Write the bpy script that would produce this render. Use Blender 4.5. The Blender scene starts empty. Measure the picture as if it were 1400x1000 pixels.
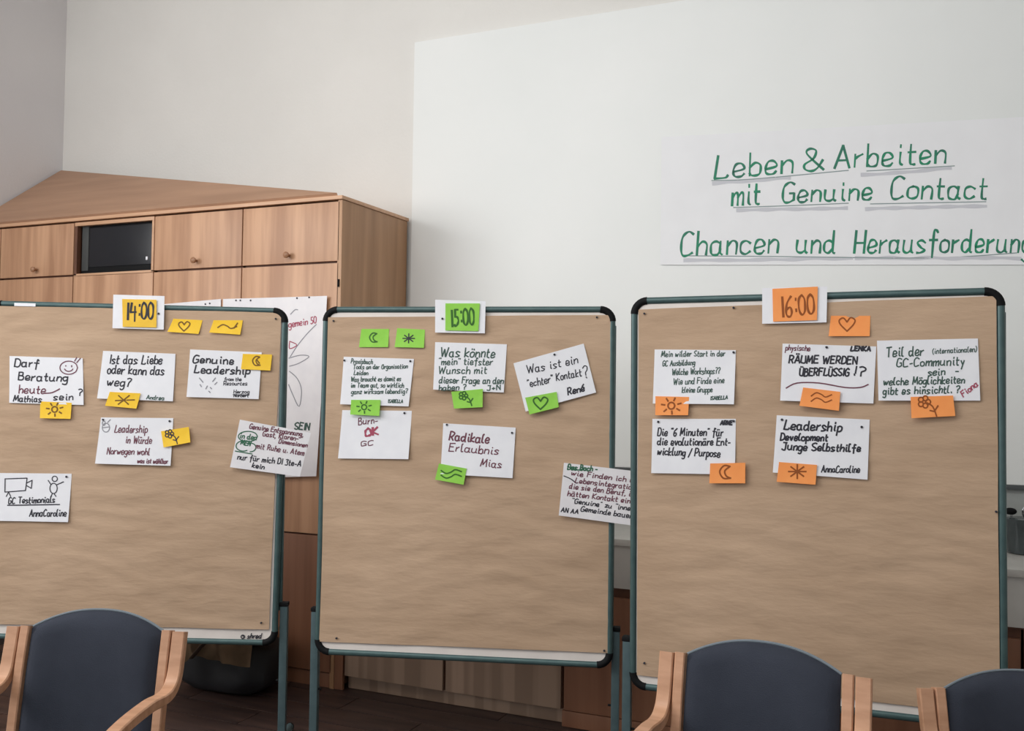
import bpy, bmesh, math, random
from mathutils import Vector, Matrix, noise
random.seed(7)
sc = bpy.context.scene
COL = sc.collection

# ---------------------------------------------------------------- camera
YAW, PITCH, ROLL, FPX = 0.4131, 0.0299, 0.0132, 1292.4
cam_loc = Vector((2.862, -4.240, 1.57))
cy_, sy_ = math.cos(YAW), math.sin(YAW)
fh = Vector((-sy_, cy_, 0)); R0 = Vector((cy_, sy_, 0))
FW = fh*math.cos(PITCH) + Vector((0, 0, math.sin(PITCH)))
U0 = -fh*math.sin(PITCH) + Vector((0, 0, math.cos(PITCH)))
RT = R0*math.cos(ROLL) + U0*math.sin(ROLL)
UP = -R0*math.sin(ROLL) + U0*math.cos(ROLL)
cd = bpy.data.cameras.new('camera'); co = bpy.data.objects.new('camera', cd); COL.objects.link(co)
cd.sensor_width = 36; cd.lens = FPX/1400*36; cd.clip_start = .05
co.matrix_world = Matrix(((RT.x, UP.x, -FW.x, cam_loc.x), (RT.y, UP.y, -FW.y, cam_loc.y), (RT.z, UP.z, -FW.z, cam_loc.z), (0, 0, 0, 1)))
sc.camera = co

# ---------------------------------------------------------------- world and light
w = bpy.data.worlds.new('world'); sc.world = w; w.use_nodes = True
bg = w.node_tree.nodes['Background']; bg.inputs[0].default_value = (.93, .96, 1, 1); bg.inputs[1].default_value = .9
def area(name, loc, target, sx, sy, power, col):
    l = bpy.data.lights.new(name, 'AREA'); l.shape = 'RECTANGLE'; l.size = sx; l.size_y = sy; l.energy = power; l.color = col
    o = bpy.data.objects.new(name, l); COL.objects.link(o); o.location = loc
    o.rotation_euler = (Vector(target)-Vector(loc)).to_track_quat('-Z', 'Y').to_euler(); return o
area('window_light', (-2.8, -4.6, 3.1), (1.6, -.5, 1.5), 3.6, 1.7, 120, (1, .99, .97))
area('ceiling_light', (1.0, -3.6, 4.6), (1.2, .2, 1.3), 4.0, 1.2, 95, (1, .985, .96))
sc.view_settings.view_transform = 'Standard'; sc.view_settings.look = 'None'
sc.view_settings.gamma = 1; sc.view_settings.use_curve_mapping = False; sc.view_settings.exposure = 0.24

# ---------------------------------------------------------------- helpers
def lin(c):
    return tuple((x/255/12.92 if x/255 <= .04045 else ((x/255+.055)/1.055)**2.4) for x in c)+(1,)
def mat(name, c1, c2=None, rough=.6, scale=(6, 6, 6), detail=4, bump=0, bscale=None, metal=0, spec=.5, coat=0, lo=.35, hi=.65, alpha=1, trans=0):
    m = bpy.data.materials.new(name); m.use_nodes = True; nt = m.node_tree; b = nt.nodes['Principled BSDF']
    b.inputs['Roughness'].default_value = rough; b.inputs['Metallic'].default_value = metal
    b.inputs['Specular IOR Level'].default_value = spec; b.inputs['Coat Weight'].default_value = coat
    b.inputs['Transmission Weight'].default_value = trans
    tc = nt.nodes.new('ShaderNodeTexCoord'); mp = nt.nodes.new('ShaderNodeMapping'); mp.inputs['Scale'].default_value = scale
    nt.links.new(tc.outputs['Object'], mp.inputs[0])
    nz = nt.nodes.new('ShaderNodeTexNoise'); nz.inputs['Scale'].default_value = 1; nz.inputs['Detail'].default_value = detail
    nt.links.new(mp.outputs[0], nz.inputs['Vector'])
    cr = nt.nodes.new('ShaderNodeValToRGB'); cr.color_ramp.elements[0].position = lo; cr.color_ramp.elements[1].position = hi
    cr.color_ramp.elements[0].color = lin(c1); cr.color_ramp.elements[1].color = lin(c2 or c1)
    nt.links.new(nz.outputs[0], cr.inputs[0]); nt.links.new(cr.outputs[0], b.inputs['Base Color'])
    if bump:
        n2 = nt.nodes.new('ShaderNodeTexNoise'); n2.inputs['Detail'].default_value = 5; n2.inputs['Scale'].default_value = 1
        m2 = nt.nodes.new('ShaderNodeMapping'); m2.inputs['Scale'].default_value = bscale or scale
        nt.links.new(tc.outputs['Object'], m2.inputs[0]); nt.links.new(m2.outputs[0], n2.inputs['Vector'])
        bp = nt.nodes.new('ShaderNodeBump'); bp.inputs['Strength'].default_value = bump; bp.inputs['Distance'].default_value = .01
        nt.links.new(n2.outputs[0], bp.inputs['Height']); nt.links.new(bp.outputs[0], b.inputs['Normal'])
    return m
M_wall = mat('wall_paint', (224, 222, 218), (229, 227, 223), .9, (1.2, 1.2, 1.2), bump=.15, bscale=(60, 60, 60))
M_wall_l = mat('left_wall_paint', (219, 216, 218), (224, 221, 222), .9, (1.2, 1.2, 1.2), bump=.15, bscale=(60, 60, 60))
M_panel = mat('panel_white', (233, 236, 235), (238, 240, 239), .55, (1, 1, 1))
M_ceil = mat('ceiling_paint', (225, 225, 222), None, .9)
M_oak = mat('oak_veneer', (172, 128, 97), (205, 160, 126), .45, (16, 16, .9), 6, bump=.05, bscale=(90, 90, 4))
M_oakb = mat('oak_veneer_side_shaded', (158, 118, 84), (182, 140, 104), .45, (13, 13, .8), 6, bump=.05, bscale=(90, 90, 4))  # darker than the front veneer: the side's shade is in the colour
M_lid = mat('oak_lid', (166, 128, 102), (182, 142, 114), .5, (1.2, 9, 9), 5)
M_edge = mat('oak_edge', (200, 156, 122), (214, 170, 136), .45, (2, 30, 30))
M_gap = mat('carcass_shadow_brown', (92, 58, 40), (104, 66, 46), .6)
M_knob = mat('turned_beech_knob', (150, 108, 80), (168, 124, 92), .4, (30, 30, 8))
M_low = mat('dark_and_shaded_oak_front', (128, 86, 62), (146, 100, 74), .5, (15, 15, .9), 5)  # brown unit oak; on the cupboard's lower doors it also paints in shade
M_base = mat('shaded_oak_front', (140, 116, 98), (162, 136, 116), .5, (11, 11, .3), 2, lo=.46, hi=.54)  # greyish brown of wood in shade, shade included in the base colour
M_top = mat('worktop_grey', (205, 203, 198), (215, 213, 208), .4)
M_tile = mat('backsplash', (150, 154, 152), (162, 166, 164), .35)
M_black = mat('black_plastic', (14, 15, 17), (20, 21, 23), .7, spec=.2)
M_screen = mat('black_screen', (14, 18, 26), (17, 20, 28), .25)
M_steel = mat('green_grey_powder_coat', (70, 94, 95), (78, 102, 102), .38, (20, 20, 20), metal=.25)
M_steel2 = mat('leg_powder_coat', (76, 95, 99), (84, 104, 108), .38, (20, 20, 20), metal=.2)
M_pin = mat('pin_board_white', (228, 220, 214), (236, 228, 222), .8, (8, 8, 8))
M_kraft = mat('kraft_paper', (184, 155, 128), (195, 166, 139), .75, (2, 2, 4), 3, bump=.9, bscale=(4, 4, 13))
M_card = mat('white_card', (236, 237, 243), (241, 242, 247), .75, (12, 12, 12))
M_card2 = mat('cream_edge_card', (232, 230, 234), (238, 236, 239), .75, (12, 12, 12))
M_yel = mat('yellow_sticky', (246, 198, 40), (250, 206, 58), .7, (15, 15, 15))
M_yel2 = mat('amber_sticky', (238, 190, 52), (246, 200, 66), .7, (15, 15, 15))
M_grn = mat('green_sticky', (142, 208, 74), (152, 216, 84), .7, (15, 15, 15))
M_org = mat('orange_sticky', (253, 156, 84), (255, 164, 92), .7, (15, 15, 15))
M_ink = mat('black_ink', (46, 46, 56), None, .7)
M_inkg = mat('dark_green_ink', (62, 88, 80), None, .7)
M_inkp = mat('plum_ink', (112, 62, 78), None, .7)
M_inkr = mat('red_ink', (168, 74, 98), None, .7)
M_grey = mat('grey_chalk', (204, 205, 212), None, .8)
M_inkl = mat('light_grey_ink', (150, 150, 158), None, .8)
M_big = mat('green_marker', (20, 138, 100), (40, 112, 92), .6, (9, 9, 9))
M_gs = mat('dark_green_marker', (50, 104, 78), None, .7)
M_mint = mat('mint_marker', (196, 224, 212), None, .7)
M_brn = mat('brown_ink', (120, 84, 20), None, .7)
M_grk = mat('leaf_green_ink', (52, 104, 34), None, .7)
M_ork = mat('rust_ink', (150, 78, 24), None, .7)
M_chw = mat('beech_frame', (192, 144, 112), (212, 164, 132), .4, (8, 40, 40), 4)
M_fab = mat('slate_blue_fabric', (50, 54, 64), (61, 65, 76), .95, (4, 4, 4), bump=.25, bscale=(400, 400, 400), spec=.2)
M_fabe = mat('light_fabric_piping', (120, 130, 138), None, .9)
M_floor = mat('dark_floor_board', (52, 40, 38), (74, 56, 50), .42, (3, 26, 26), 5)
M_floor0 = mat('floor_joint', (30, 22, 20), None, .7)
M_glass = mat('smoky_glass', (66, 74, 76), (84, 92, 94), .12, alpha=1)
M_chrome = mat('brushed_steel', (150, 154, 156), None, .25, metal=.9)
M_bag = mat('black_nylon', (24, 24, 27), (34, 34, 37), .6, (9, 9, 9))
M_cloth = mat('brown_canvas', (112, 92, 70), (134, 110, 84), .9, (9, 9, 9), bump=.3)
M_clothd = mat('dark_canvas_strap', (66, 50, 38), None, .9)

KEEP = set()
def link(name, bm, m, parent=None, smooth=False):
    me = bpy.data.meshes.new(name)
    if id(bm) not in KEEP: bmesh.ops.recalc_face_normals(bm, faces=bm.faces[:])
    KEEP.discard(id(bm))
    bm.to_mesh(me); bm.free()
    o = bpy.data.objects.new(name, me); COL.objects.link(o)
    if m: me.materials.append(m)
    if parent is not None: o.parent = parent
    if smooth:
        me.polygons.foreach_set('use_smooth', [True]*len(me.polygons))
        me.set_sharp_from_angle(angle=math.radians(40))
    return o
def tag(o, label=None, cat=None, group=None, kind=None):
    for k, v in (('label', label), ('category', cat), ('group', group), ('kind', kind)):
        if v: o[k] = v
    return o
def empty(name, M, label, cat, group=None):
    o = bpy.data.objects.new(name, None); COL.objects.link(o); o.empty_display_size = .1
    o.matrix_world = M if isinstance(M, Matrix) else Matrix.Translation(M)
    return tag(o, label, cat, group)
def box(bm, x0, x1, y0, y1, z0, z1, bev=0):
    r = bmesh.ops.create_cube(bm, size=1)
    vs = r['verts']
    for v in vs: v.co = Vector(((x0+x1)/2+v.co.x*(x1-x0), (y0+y1)/2+v.co.y*(y1-y0), (z0+z1)/2+v.co.z*(z1-z0)))
    if bev:
        es = list({e for v in vs for e in v.link_edges})
        bmesh.ops.bevel(bm, geom=es, offset=bev, segments=2, affect='EDGES', profile=.7)
    return bm
def bx(name, m, parent, dims, bev=.002, **k):
    bm = bmesh.new(); box(bm, *dims, bev=bev); return link(name, bm, m, parent, smooth=bev > 0)
def tube(bm, pts, r, n=10, cap=True, sx=1, sy=1):
    pts = [Vector(p) for p in pts]; rings = []
    up = None
    for i, p in enumerate(pts):
        t = (pts[min(i+1, len(pts)-1)]-pts[max(i-1, 0)]).normalized()
        if up is None:
            up = Vector((0, 0, 1)) if abs(t.z) < .9 else Vector((1, 0, 0))
        a = t.cross(up).normalized(); b = a.cross(t).normalized(); up = b
        rr = r[i] if isinstance(r, (list, tuple)) else r
        rings.append([bm.verts.new(p+a*math.cos(2*math.pi*k/n)*rr*sx+b*math.sin(2*math.pi*k/n)*rr*sy) for k in range(n)])
    for i in range(len(rings)-1):
        for k in range(n): bm.faces.new((rings[i][k], rings[i][(k+1) % n], rings[i+1][(k+1) % n], rings[i+1][k]))
    if cap: bm.faces.new(rings[0][::-1]); bm.faces.new(rings[-1])
    return bm
def band(bm, path, x0, x1, th):
    """laminated wood band: path in the (y,z) plane, extruded from x0 to x1, thickness th (number or list)"""
    pp = smooth_path([Vector((p[0], p[1])) for p in path], 5)
    n = len(pp); rings = []
    for i, p in enumerate(pp):
        t = (pp[min(i+1, n-1)]-pp[max(i-1, 0)]).normalized(); nn = Vector((-t.y, t.x))*th/2
        a = p+nn; b = p-nn; c = min(.003, th*.3)
        nu = nn.normalized()*c
        cr = [(x0+c, a), (x1-c, a), (x1, a-nu), (x1, b+nu), (x1-c, b), (x0+c, b), (x0, b+nu), (x0, a-nu)]
        rings.append([bm.verts.new((x, q.x, q.y)) for x, q in cr])
    for i in range(n-1):
        for k in range(8): bm.faces.new((rings[i][k], rings[i][(k+1) % 8], rings[i+1][(k+1) % 8], rings[i+1][k]))
    bm.faces.new(rings[0][::-1]); bm.faces.new(rings[-1])
def smooth_path(pts, sub):
    if len(pts) < 3 or sub < 2: return pts
    out = []
    for i in range(len(pts)-1):
        p0 = pts[max(i-1, 0)]; p1 = pts[i]; p2 = pts[i+1]; p3 = pts[min(i+2, len(pts)-1)]
        for k in range(sub):
            t = k/sub
            out.append(.5*((2*p1)+(p2-p0)*t+(2*p0-5*p1+4*p2-p3)*t*t+(3*p1-p0-3*p2+p3)*t*t*t))
    out.append(pts[-1]); return out

# ---------------------------------------------------------------- where a line of sight meets a real surface of the room
def sight(px, py): return (FW+RT*((px-700)/FPX)-UP*((py-500)/FPX))
class Surf:
    """a board or wall plane: local X right, Z up, Y into the surface"""
    def __init__(s, M): s.M = M; s.I = M.inverted()
    def loc(s, px, py, off=0.0):
        o = s.I @ cam_loc; d = s.I.to_3x3() @ sight(px, py)
        t = (-off-o.y)/d.y; p = o+d*t
        return p.x, p.z
def at_height(px, py, h):
    d = sight(px, py); return cam_loc+d*((h-cam_loc.z)/d.z)

# ================================================================ THE ROOM
XL, YB, ZC, XR, YF = -2.93, .73, 4.75, 6.2, -8.6
def struct(name, m, dims): return tag(bx(name, m, None, dims, 0), kind='structure')
floor = struct('floor', M_floor0, (XL-.1, XR, YF, YB+.1, -.1, -.004))
struct('wall_back', M_wall, (XL-.1, XR, YB, YB+.12, 0, ZC))
struct('wall_left', M_wall_l, (XL-.12, XL, -2.6, YB, 0, ZC))
struct('wall_left', M_wall_l, (XL-.12, XL, YF, -2.6, 0, 1.2))
struct('wall_left', M_wall_l, (XL-.12, XL, YF, -2.6, 4.0, ZC))
struct('wall_rear', M_wall, (XL-.1, XR, YF-.12, YF, 0, 1.2))
struct('wall_rear', M_wall, (XL-.1, XR, YF-.12, YF, 4.0, ZC))
struct('wall_right', M_wall, (XR, XR+.12, YF, YB+.1, 0, ZC))
struct('ceiling', M_ceil, (XL-.12, XR, YF, YB+.12, ZC, ZC+.1))
# floor boards, each its own piece
me_pl = None; n_pl = 0
for r in range(24):
    y1 = YB-.03-r*.19
    off = (r*.47) % 1.25
    for k in range(-1, 8):
        x0 = XL+k*1.25+off
        if x0 < XL-.01 or x0 > 4.9: continue
        if me_pl is None:
            o = bx('floor_board', M_floor, floor, (0, 1.246, -.186, 0, -.004, 0), .0012); me_pl = o.data
        else:
            o = bpy.data.objects.new('floor_board', me_pl); COL.objects.link(o); o.parent = floor
        o.location = (x0, y1, 0)

# ---------------------------------------------------------------- tall wall cupboard
HT, HR, MOD = 2.62, 2.262, .65
cup = empty('wall_cupboard', (-1.45, .35, 0), 'tall oak built-in cupboard with round knobs in the corner behind the boards', 'cupboard')
def P(name, m, dims, bev=.002, par=None):
    par = par or cup
    off = par.matrix_world.translation if par is cup else Vector((0, 0, 0))
    d = (dims[0]-off.x, dims[1]-off.x, dims[2]-off.y, dims[3]-off.y, dims[4]-off.z, dims[5]-off.z)
    return bx(name, m, par, d, bev)
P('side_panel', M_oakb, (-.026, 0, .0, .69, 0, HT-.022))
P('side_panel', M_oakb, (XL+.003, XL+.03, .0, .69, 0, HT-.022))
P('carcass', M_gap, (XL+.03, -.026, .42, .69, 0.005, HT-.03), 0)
P('top_board', M_edge, (XL+.003, .006, -.012, .7, HT-.02, HT), .003)
for k in range(5):   # partitions behind the door joints
    x = -.012-MOD*k
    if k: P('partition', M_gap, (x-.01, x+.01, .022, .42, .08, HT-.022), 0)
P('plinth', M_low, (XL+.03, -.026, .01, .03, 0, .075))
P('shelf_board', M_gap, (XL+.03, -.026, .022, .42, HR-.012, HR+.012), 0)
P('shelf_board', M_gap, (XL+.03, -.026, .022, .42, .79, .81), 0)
def knob(door, x, z):
    bm = bmesh.new()
    prof = [(0, .008), (.012, .007), (.018, .010), (.026, .017), (.034, .018), (.040, .012), (.042, .001)]
    tube(bm, [(x, -.35-a, z) for a, b in prof], [b for a, b in prof], 14)
    link('knob', bm, M_knob, door, True)
for k in range(5):
    x1 = -.018-MOD*k; x0 = x1-MOD+.008
    if k == 4: x0 = XL+.01
    cx = (x0+x1)/2
    if k != 2:
        d = P('door', M_oak, (x0, x1, .0, .02, HR+.008, HT-.03), .002)
        if k < 4: knob(d, cx+(.0 if k != 3 else .01)-cup.location.x, 2.312-0)
    d = P('door', M_oak, (x0, x1, .0, .02, .806, HR-.004), .002)
    d = P('door', M_low, (x0, x1, .0, .02, .082, .797), .002)  # lower door coloured darker for the shade behind the boards
# open niche lining and hinge
nx1 = -.018-2*MOD; nx0 = nx1-MOD+.008
P('niche_frame', M_edge, (nx0, nx1, .0, .03, HT-.05, HT-.028), .002)
P('niche_frame', M_edge, (nx1-.016, nx1, .0, .03, HR+.0, HT-.05), .002)
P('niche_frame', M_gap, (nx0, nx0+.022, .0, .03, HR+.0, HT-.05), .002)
P('niche_frame', M_edge, (nx0, nx1, .0, .03, HR-.002, HR+.012), .002)
bm = bmesh.new(); tube(bm, [(-.014-cup.location.x, -.004-cup.location.y, 2.13), (-.014-cup.location.x, -.004-cup.location.y, 2.17)], .006, 8); link('hinge', bm, M_black, cup, True)
# sloping triangular lid up into the room corner
bm = bmesh.new(); A = Vector((XL+.02, .0, HT)); B = Vector((-.03, .0, HT)); C_ = Vector((XL+.02, YB-.02, 3.14))
n = (B-A).cross(C_-A).normalized()
if n.z < 0: n = -n
off = cup.location
vs = [bm.verts.new(p-off) for p in (A, B, C_)]; vt = [bm.verts.new(p-off+n*.018) for p in (A, B, C_)]
bm.faces.new(vs[::-1]); bm.faces.new(vt)
for i in range(3): bm.faces.new((vs[i], vs[(i+1) % 3], vt[(i+1) % 3], vt[i]))
link('sloping_lid', bm, M_lid, cup)
# television in the niche
tv = empty('television', ((nx0+nx1)/2, .035, HR+.013), 'black television set standing in the open cupboard niche', 'television')
tv_w = (nx1-nx0)/2-.022
bx('housing', M_black, tv, (-tv_w, tv_w, 0, .2, .0, .318), .008)
bx('screen', M_screen, tv, (-tv_w+.07, tv_w-.015, -.006, .004, .04, .285), .004)
bx('loudspeaker_strip', mat('dark_grey_grille', (58, 60, 60), (74, 76, 75), .7), tv, (-tv_w+.008, -tv_w+.062, -.004, .004, .02, .30), .002)
bx('power_lamp', M_card, tv, (tv_w-.062, tv_w-.048, -.011, -.004, .065, .085), .002)

# ---------------------------------------------------------------- base units, worktop, backsplash
def unit(x0, x1, lab, plinth_flush=False, mm=M_base):
    e = empty('base_unit', ((x0+x1)/2, .35, 0), lab, 'cabinet', 'low kitchen units under the worktop')
    h = (x1-x0)/2; oy = .35
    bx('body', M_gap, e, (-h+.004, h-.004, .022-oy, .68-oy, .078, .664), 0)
    bx('door', mm, e, (-h+.008, h-.008, 0-oy, .02-oy, .08, .63), .002)
    bx('plinth', M_base if not plinth_flush else M_low, e, (-h+(.0 if plinth_flush else 0), h, (.0 if plinth_flush else .05)-oy, .07-oy, 0.002, .076), .002)
    return e
unit(.06, .655, 'grey-brown low unit front just right of the tall cupboard, seen under the middle board')
unit(.655, 1.285, 'second low wooden unit front from the tall cupboard, below the middle board')
unit(1.285, 1.93, 'darker low wooden unit with flush plinth, seen between middle and right board', True, M_low)
for k, s in enumerate(('hidden mostly behind the right board, left one', 'hidden mostly behind the right board, right one')):
    unit(1.93+k*.64, 2.57+k*.64, 'low reddish wooden unit '+s, True, M_low)
unit(3.21, 3.85, 'reddish-brown low unit at the right picture edge under the worktop', True, M_low)
bx_ = bx('filler_panel', M_low, None, (.004, .055, .0, .02, 0.002, .66), .002); tag(bx_, 'narrow brown filler strip between the tall cupboard and low units', 'panel')
wt = empty('worktop', (1.9, .35, .68), 'pale grey kitchen worktop with deep light fascia running behind the boards', 'worktop')
bx('slab', M_top, wt, (-1.895, 1.97, -.37, .34, .195, .225), .004)
bx('fascia', M_top, wt, (-1.895, 1.97, -.352, -.33, -.005, .194), .002)
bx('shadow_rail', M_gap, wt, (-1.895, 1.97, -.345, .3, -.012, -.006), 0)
o = bx('backsplash', M_tile, None, (.01, 3.9, .715, .729, .907, 1.16), .001); tag(o, 'dull grey splashback strip between worktop and white wall panel', 'splashback')
pn = empty('wall_panel', (1.9, .71, 1.18), 'large smooth white panel covering the wall right of the cupboard', 'panel')
bx('sheet', M_panel, pn, (-1.875, 2.1, -.012, .018, .0, 2.51), .003)
bx('bottom_rail', mat('dark_grey_rail', (74, 78, 80), None, .4), pn, (-1.875, 2.1, -.02, .018, -.022, -.001), .002)
# utensils at the far right on the worktop
PW = Surf(Matrix.Translation((0, .45, 0)))
ux, uz = PW.loc(1392, 760)
cr = empty('utensil_crock', (ux+.03, .45, .905), 'smoky glass crock of kitchen utensils at the right picture edge', 'container')
bm = bmesh.new()
prof = [(0, .062), (.0, .068), (.004, .075), (.05, .078), (.15, .08), (.152, .076), (.15, .074), (.02, .07), (.012, .0)]
pr = [(0, .001)]+prof[1:]
tube(bm, [(0, 0, z+.0001*i) for i, (z, r) in enumerate(pr)], [r for z, r in pr], 24, cap=False); link('bowl', bm, M_glass, cr, True)
def spoon(name, lab, cat, dx, dy, lean, ly, L, headm, r, blade=False):
    e = empty(name, (ux+.03+dx, .45+dy, .93), lab, cat, 'utensils standing in the crock')
    bm = bmesh.new(); tube(bm, [(0, 0, 0), (lean*.5, ly*.5, L*.5), (lean, ly, L)], .0045, 8); link('shaft', bm, M_chrome, e, True)
    bm = bmesh.new()
    bmesh.ops.create_uvsphere(bm, u_segments=14, v_segments=9, radius=1)
    for v in bm.verts: v.co = Vector((lean+v.co.x*r, ly+v.co.y*(.006 if blade else r*.5), L+v.co.z*r*(1.5 if blade else .6)))
    link('head', bm, headm, e, True)
spoon('ladle', 'black-headed ladle in the crock at the right edge', 'ladle', -.03, 0, -.03, -.01, .155, M_black, .026)
spoon('serving_spoon', 'black serving spoon leaning right in the crock', 'spoon', .03, .01, .02, 0, .165, M_black, .028)
spoon('spatula', 'steel spatula standing upright in the crock', 'spatula', 0, .02, .004, .01, .15, M_chrome, .018, True)
spoon('fork', 'slim dark fork leaning left in the crock', 'fork', -.045, .01, -.012, .01, .085, M_black, .012, True)
mg = bmesh.new(); tube(mg, [(0, 0, 0), (0, 0, .005), (0, 0, .1), (0, 0, .1005), (0, 0, .02)], [.03, .034, .036, .032, .03], 20)
mo = link('mug', mg, M_card, None, True); mo.location = (ux+.165, .33, .905); tag(mo, 'white mug on the worktop at the right picture edge', 'mug')

# ================================================================ HANDWRITING
G = {
'a': '4i2j0i0f1e3e4g 4j4f5e', 'b': '0n0e 0h2j4i4f3e1e0f', 'c': '4i2j0i0f2e4f', 'd': '4i2j0i0f2e4g 4n4f5e', 'e': '0g4h3j1j0h0f1e3e4f',
'f': '4m3n2m2c 0j4j', 'g': '4i2j0i0f2e4g 4j4c2a0b', 'h': '0n0e 0h2j4i4e', 'i': '1j1f2e 1l1m', 'j': '2j2c1a0a 2l2m', 'k': '0n0e 4j0g4e',
'l': '1n0m0f1e2e', 'm': '0j0e 0h2j3i3e 3h5j6i6e', 'n': '0j0e 0h2j4i4e', 'o': '2j0i0f2e4f4i2j', 'p': '0j0a 0i2j4i4f2e0f', 'r': '0j0e 0h1i3j',
's': '4i2j0i2g4f2e0e', 't': '1m1f2e3e 0j3j', 'u': '0j0f2e4f 4j4f5e', 'v': '0j2e4j', 'w': '0j1e3i4e6j', 'x': '0j4e 4j0e', 'y': '0j2f 4j1a', 'z': '0j4j 4j0e 0e4e',
'A': '0e3n 3n6e 1h5h', 'B': '0n0e 0n3n4l3j0j 0j3j5h4e0e', 'C': '5m3n1m0k0g1e3e5f', 'D': '0n0e 0n3n5k5g3e0e', 'E': '5n0n 0n0e 0e5e 0j4j', 'F': '5n0n 0n0e 0j4j',
'G': '5m3n1m0k0g1e3e5f 5f5i 5i3i', 'H': '0n0e 5n5e 0i5i', 'I': '1n1e', 'J': '1n5n 4n4f2e0f', 'K': '0n0e 5n0i 0i5e', 'L': '1n0e 0e4e5f', 'M': '0e1n 1n3g 3g6n 6n7e', 'N': '0e0n 0n5e 5e5n',
'O': '3n1m0k0g1e3e5f5k4m3n', 'P': '0n0e 0n3n5l3i0i', 'R': '0n0e 0n3n5l3i0i 2i5e', 'S': '5m3n0l1j4h5f2e0f', 'T': '0n6n 3n3e', 'U': '0n0g2e4e5g5n', 'V': '0n3e 3e6n',
'W': '0n2e 2e4l 4l6e 6e8n', 'Y': '0n3j 6n3j 3j3e', 'Z': '0n5n 5n0e 0e5e', '0': '2n0l0g2e4g4l2n', '1': '2n2e', '4': '1n0i 0i5i 4l4d', '5': '1n1j 1n4n 1j3j4h3f1e0f', '6': '4n1k0g1e3e4g3i0h', '3': '0m2n4m2j4h3e0e',
'&': '6e1l2n4m3j0h0f2e4f6i', '?': '0m2n4m4k2i2g 2e2f', '!': '1n1g 1e1f', ':': '1h1g 1m1l', '-': '0h3h', '"': '0n0m 2n2m', ',': '1e0c', '.': '1e1f', '(': '2n0k0g2d', ')': '0n2k2g0d', '/': '0c4n', '+': '2j2f 0h4h'}
W_ = {k: max(int(c) for s in v.split() for c in s[::2]) for k, v in G.items()}
def gl(ch):
    add = []
    if ch == 'é': return [[(0, 2), (4, 3), (3, 5), (1, 5), (0, 3), (0, 1), (1, 0), (3, 0), (4, 1)], [(1.5, 6.5), (4, 9)]], 4
    if ch in 'äöüÄÖÜ':
        b = {'ä': 'a', 'ö': 'o', 'ü': 'u', 'Ä': 'A', 'Ö': 'O', 'Ü': 'U'}[ch]; y = 7.2 if ch in 'äöü' else 10.6
        add = [[(1, y), (1.1, y+.6)], [(3.4, y), (3.5, y+.6)]]
    else: b = ch
    if b not in G: return [], 3
    st = [[(int(s[i]), ord(s[i+1])-101) for i in range(0, len(s), 2)] for s in G[b].split()]
    return st+add, W_[b]
def words(text, x0, y0, x1, y1, xh, slant=.12, jit=.62, ks=1.0):
    """handwritten strokes between two baseline points of the photograph's frame; xh = height of a small letter"""
    items = []; cx = 0
    for ch in text:
        if ch == ' ': cx += 4.2; continue
        st, wd = gl(ch)
        jy = random.uniform(-jit, jit); items.append((st, cx, jy)); cx += wd+2.1*ks
    tot = max(cx-2.1*ks, 1); L = math.hypot(x1-x0, y1-y0); dx, dy = (x1-x0)/L, (y1-y0)/L
    out = []
    for st, ox, jy in items:
        for s in st:
            ln = []
            for (gx, gy) in s:
                hh = (gy+jy*.6+random.uniform(-jit, jit)*.5)*xh/5
                a = (ox+gx+random.uniform(-jit, jit)*.5)/tot*L+slant*hh
                ln.append((x0+dx*a+dy*hh, y0+dy*a-dx*hh))
            out.append(ln)
    return out
def poly(*p): return [list(p)]
def circ(x, y, rx, ry=None, a0=0, a1=360, n=10):
    ry = ry or rx
    return [[(x+rx*math.cos(math.radians(a0+(a1-a0)*i/n)), y-ry*math.sin(math.radians(a0+(a1-a0)*i/n))) for i in range(n+1)]]
def sun(x, y, r):
    out = circ(x, y, r*.38)
    for k in range(7):
        a = k*2*math.pi/7+.3; out.append([(x+r*.75*math.cos(a), y-r*.6*math.sin(a)), (x+r*1.15*math.cos(a), y-r*.95*math.sin(a))])
    return out
def star(x, y, r): return [[(x-r*math.cos(a), y-r*.8*math.sin(a)), (x+r*math.cos(a), y+r*.8*math.sin(a))] for a in (0, .75, 1.57, 2.4)]+circ(x, y, r*.12)
def heart(x, y, r): return [[(x, y+r), (x-r*.9, y+r*.1), (x-r*1.05, y-r*.5), (x-r*.5, y-r*.8), (x, y-r*.25)], [(x, y-r*.25), (x+r*.5, y-r*.85), (x+r*1.1, y-r*.5), (x+r*.8, y+r*.2), (x, y+r)]]
def wave(x, y, w, a, n=2):
    out = []
    for k in range(n):
        yy = y+(k-(n-1)/2)*a*1.6
        out.append([(x-w, yy-a*.3), (x-w*.5, yy+a*.7), (x, yy+a*.2), (x+w*.4, yy-a*.6), (x+w, yy+a*.1)])
    return out
def moon(x, y, r): return [[(x+r*.6, y-r*.8), (x-r*.2, y-r*.9), (x-r*.8, y-r*.1), (x-r*.3, y+r*.8), (x+r*.7, y+r*.8)], [(x+r*.6, y-r*.8), (x-r*.1, y-r*.2), (x+r*.1, y+r*.5), (x+r*.7, y+r*.8)]]
def flower(x, y, r):
    out = []
    for k in range(5):
        a = k*2*math.pi/5; out += circ(x-r*.5+r*.42*math.cos(a), y-r*.4+r*.4*math.sin(a), r*.26, n=6)
    out += [[(x-r*.2, y-r*.3), (x+r*.4, y+r*.1), (x+r*.8, y+r*1.1)], [(x+r*.1, y+r*.5), (x+r*.55, y+r*.6)], [(x+r*.95, y+r*.0), (x+r*.55, y+r*.6)]]
    return out

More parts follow.
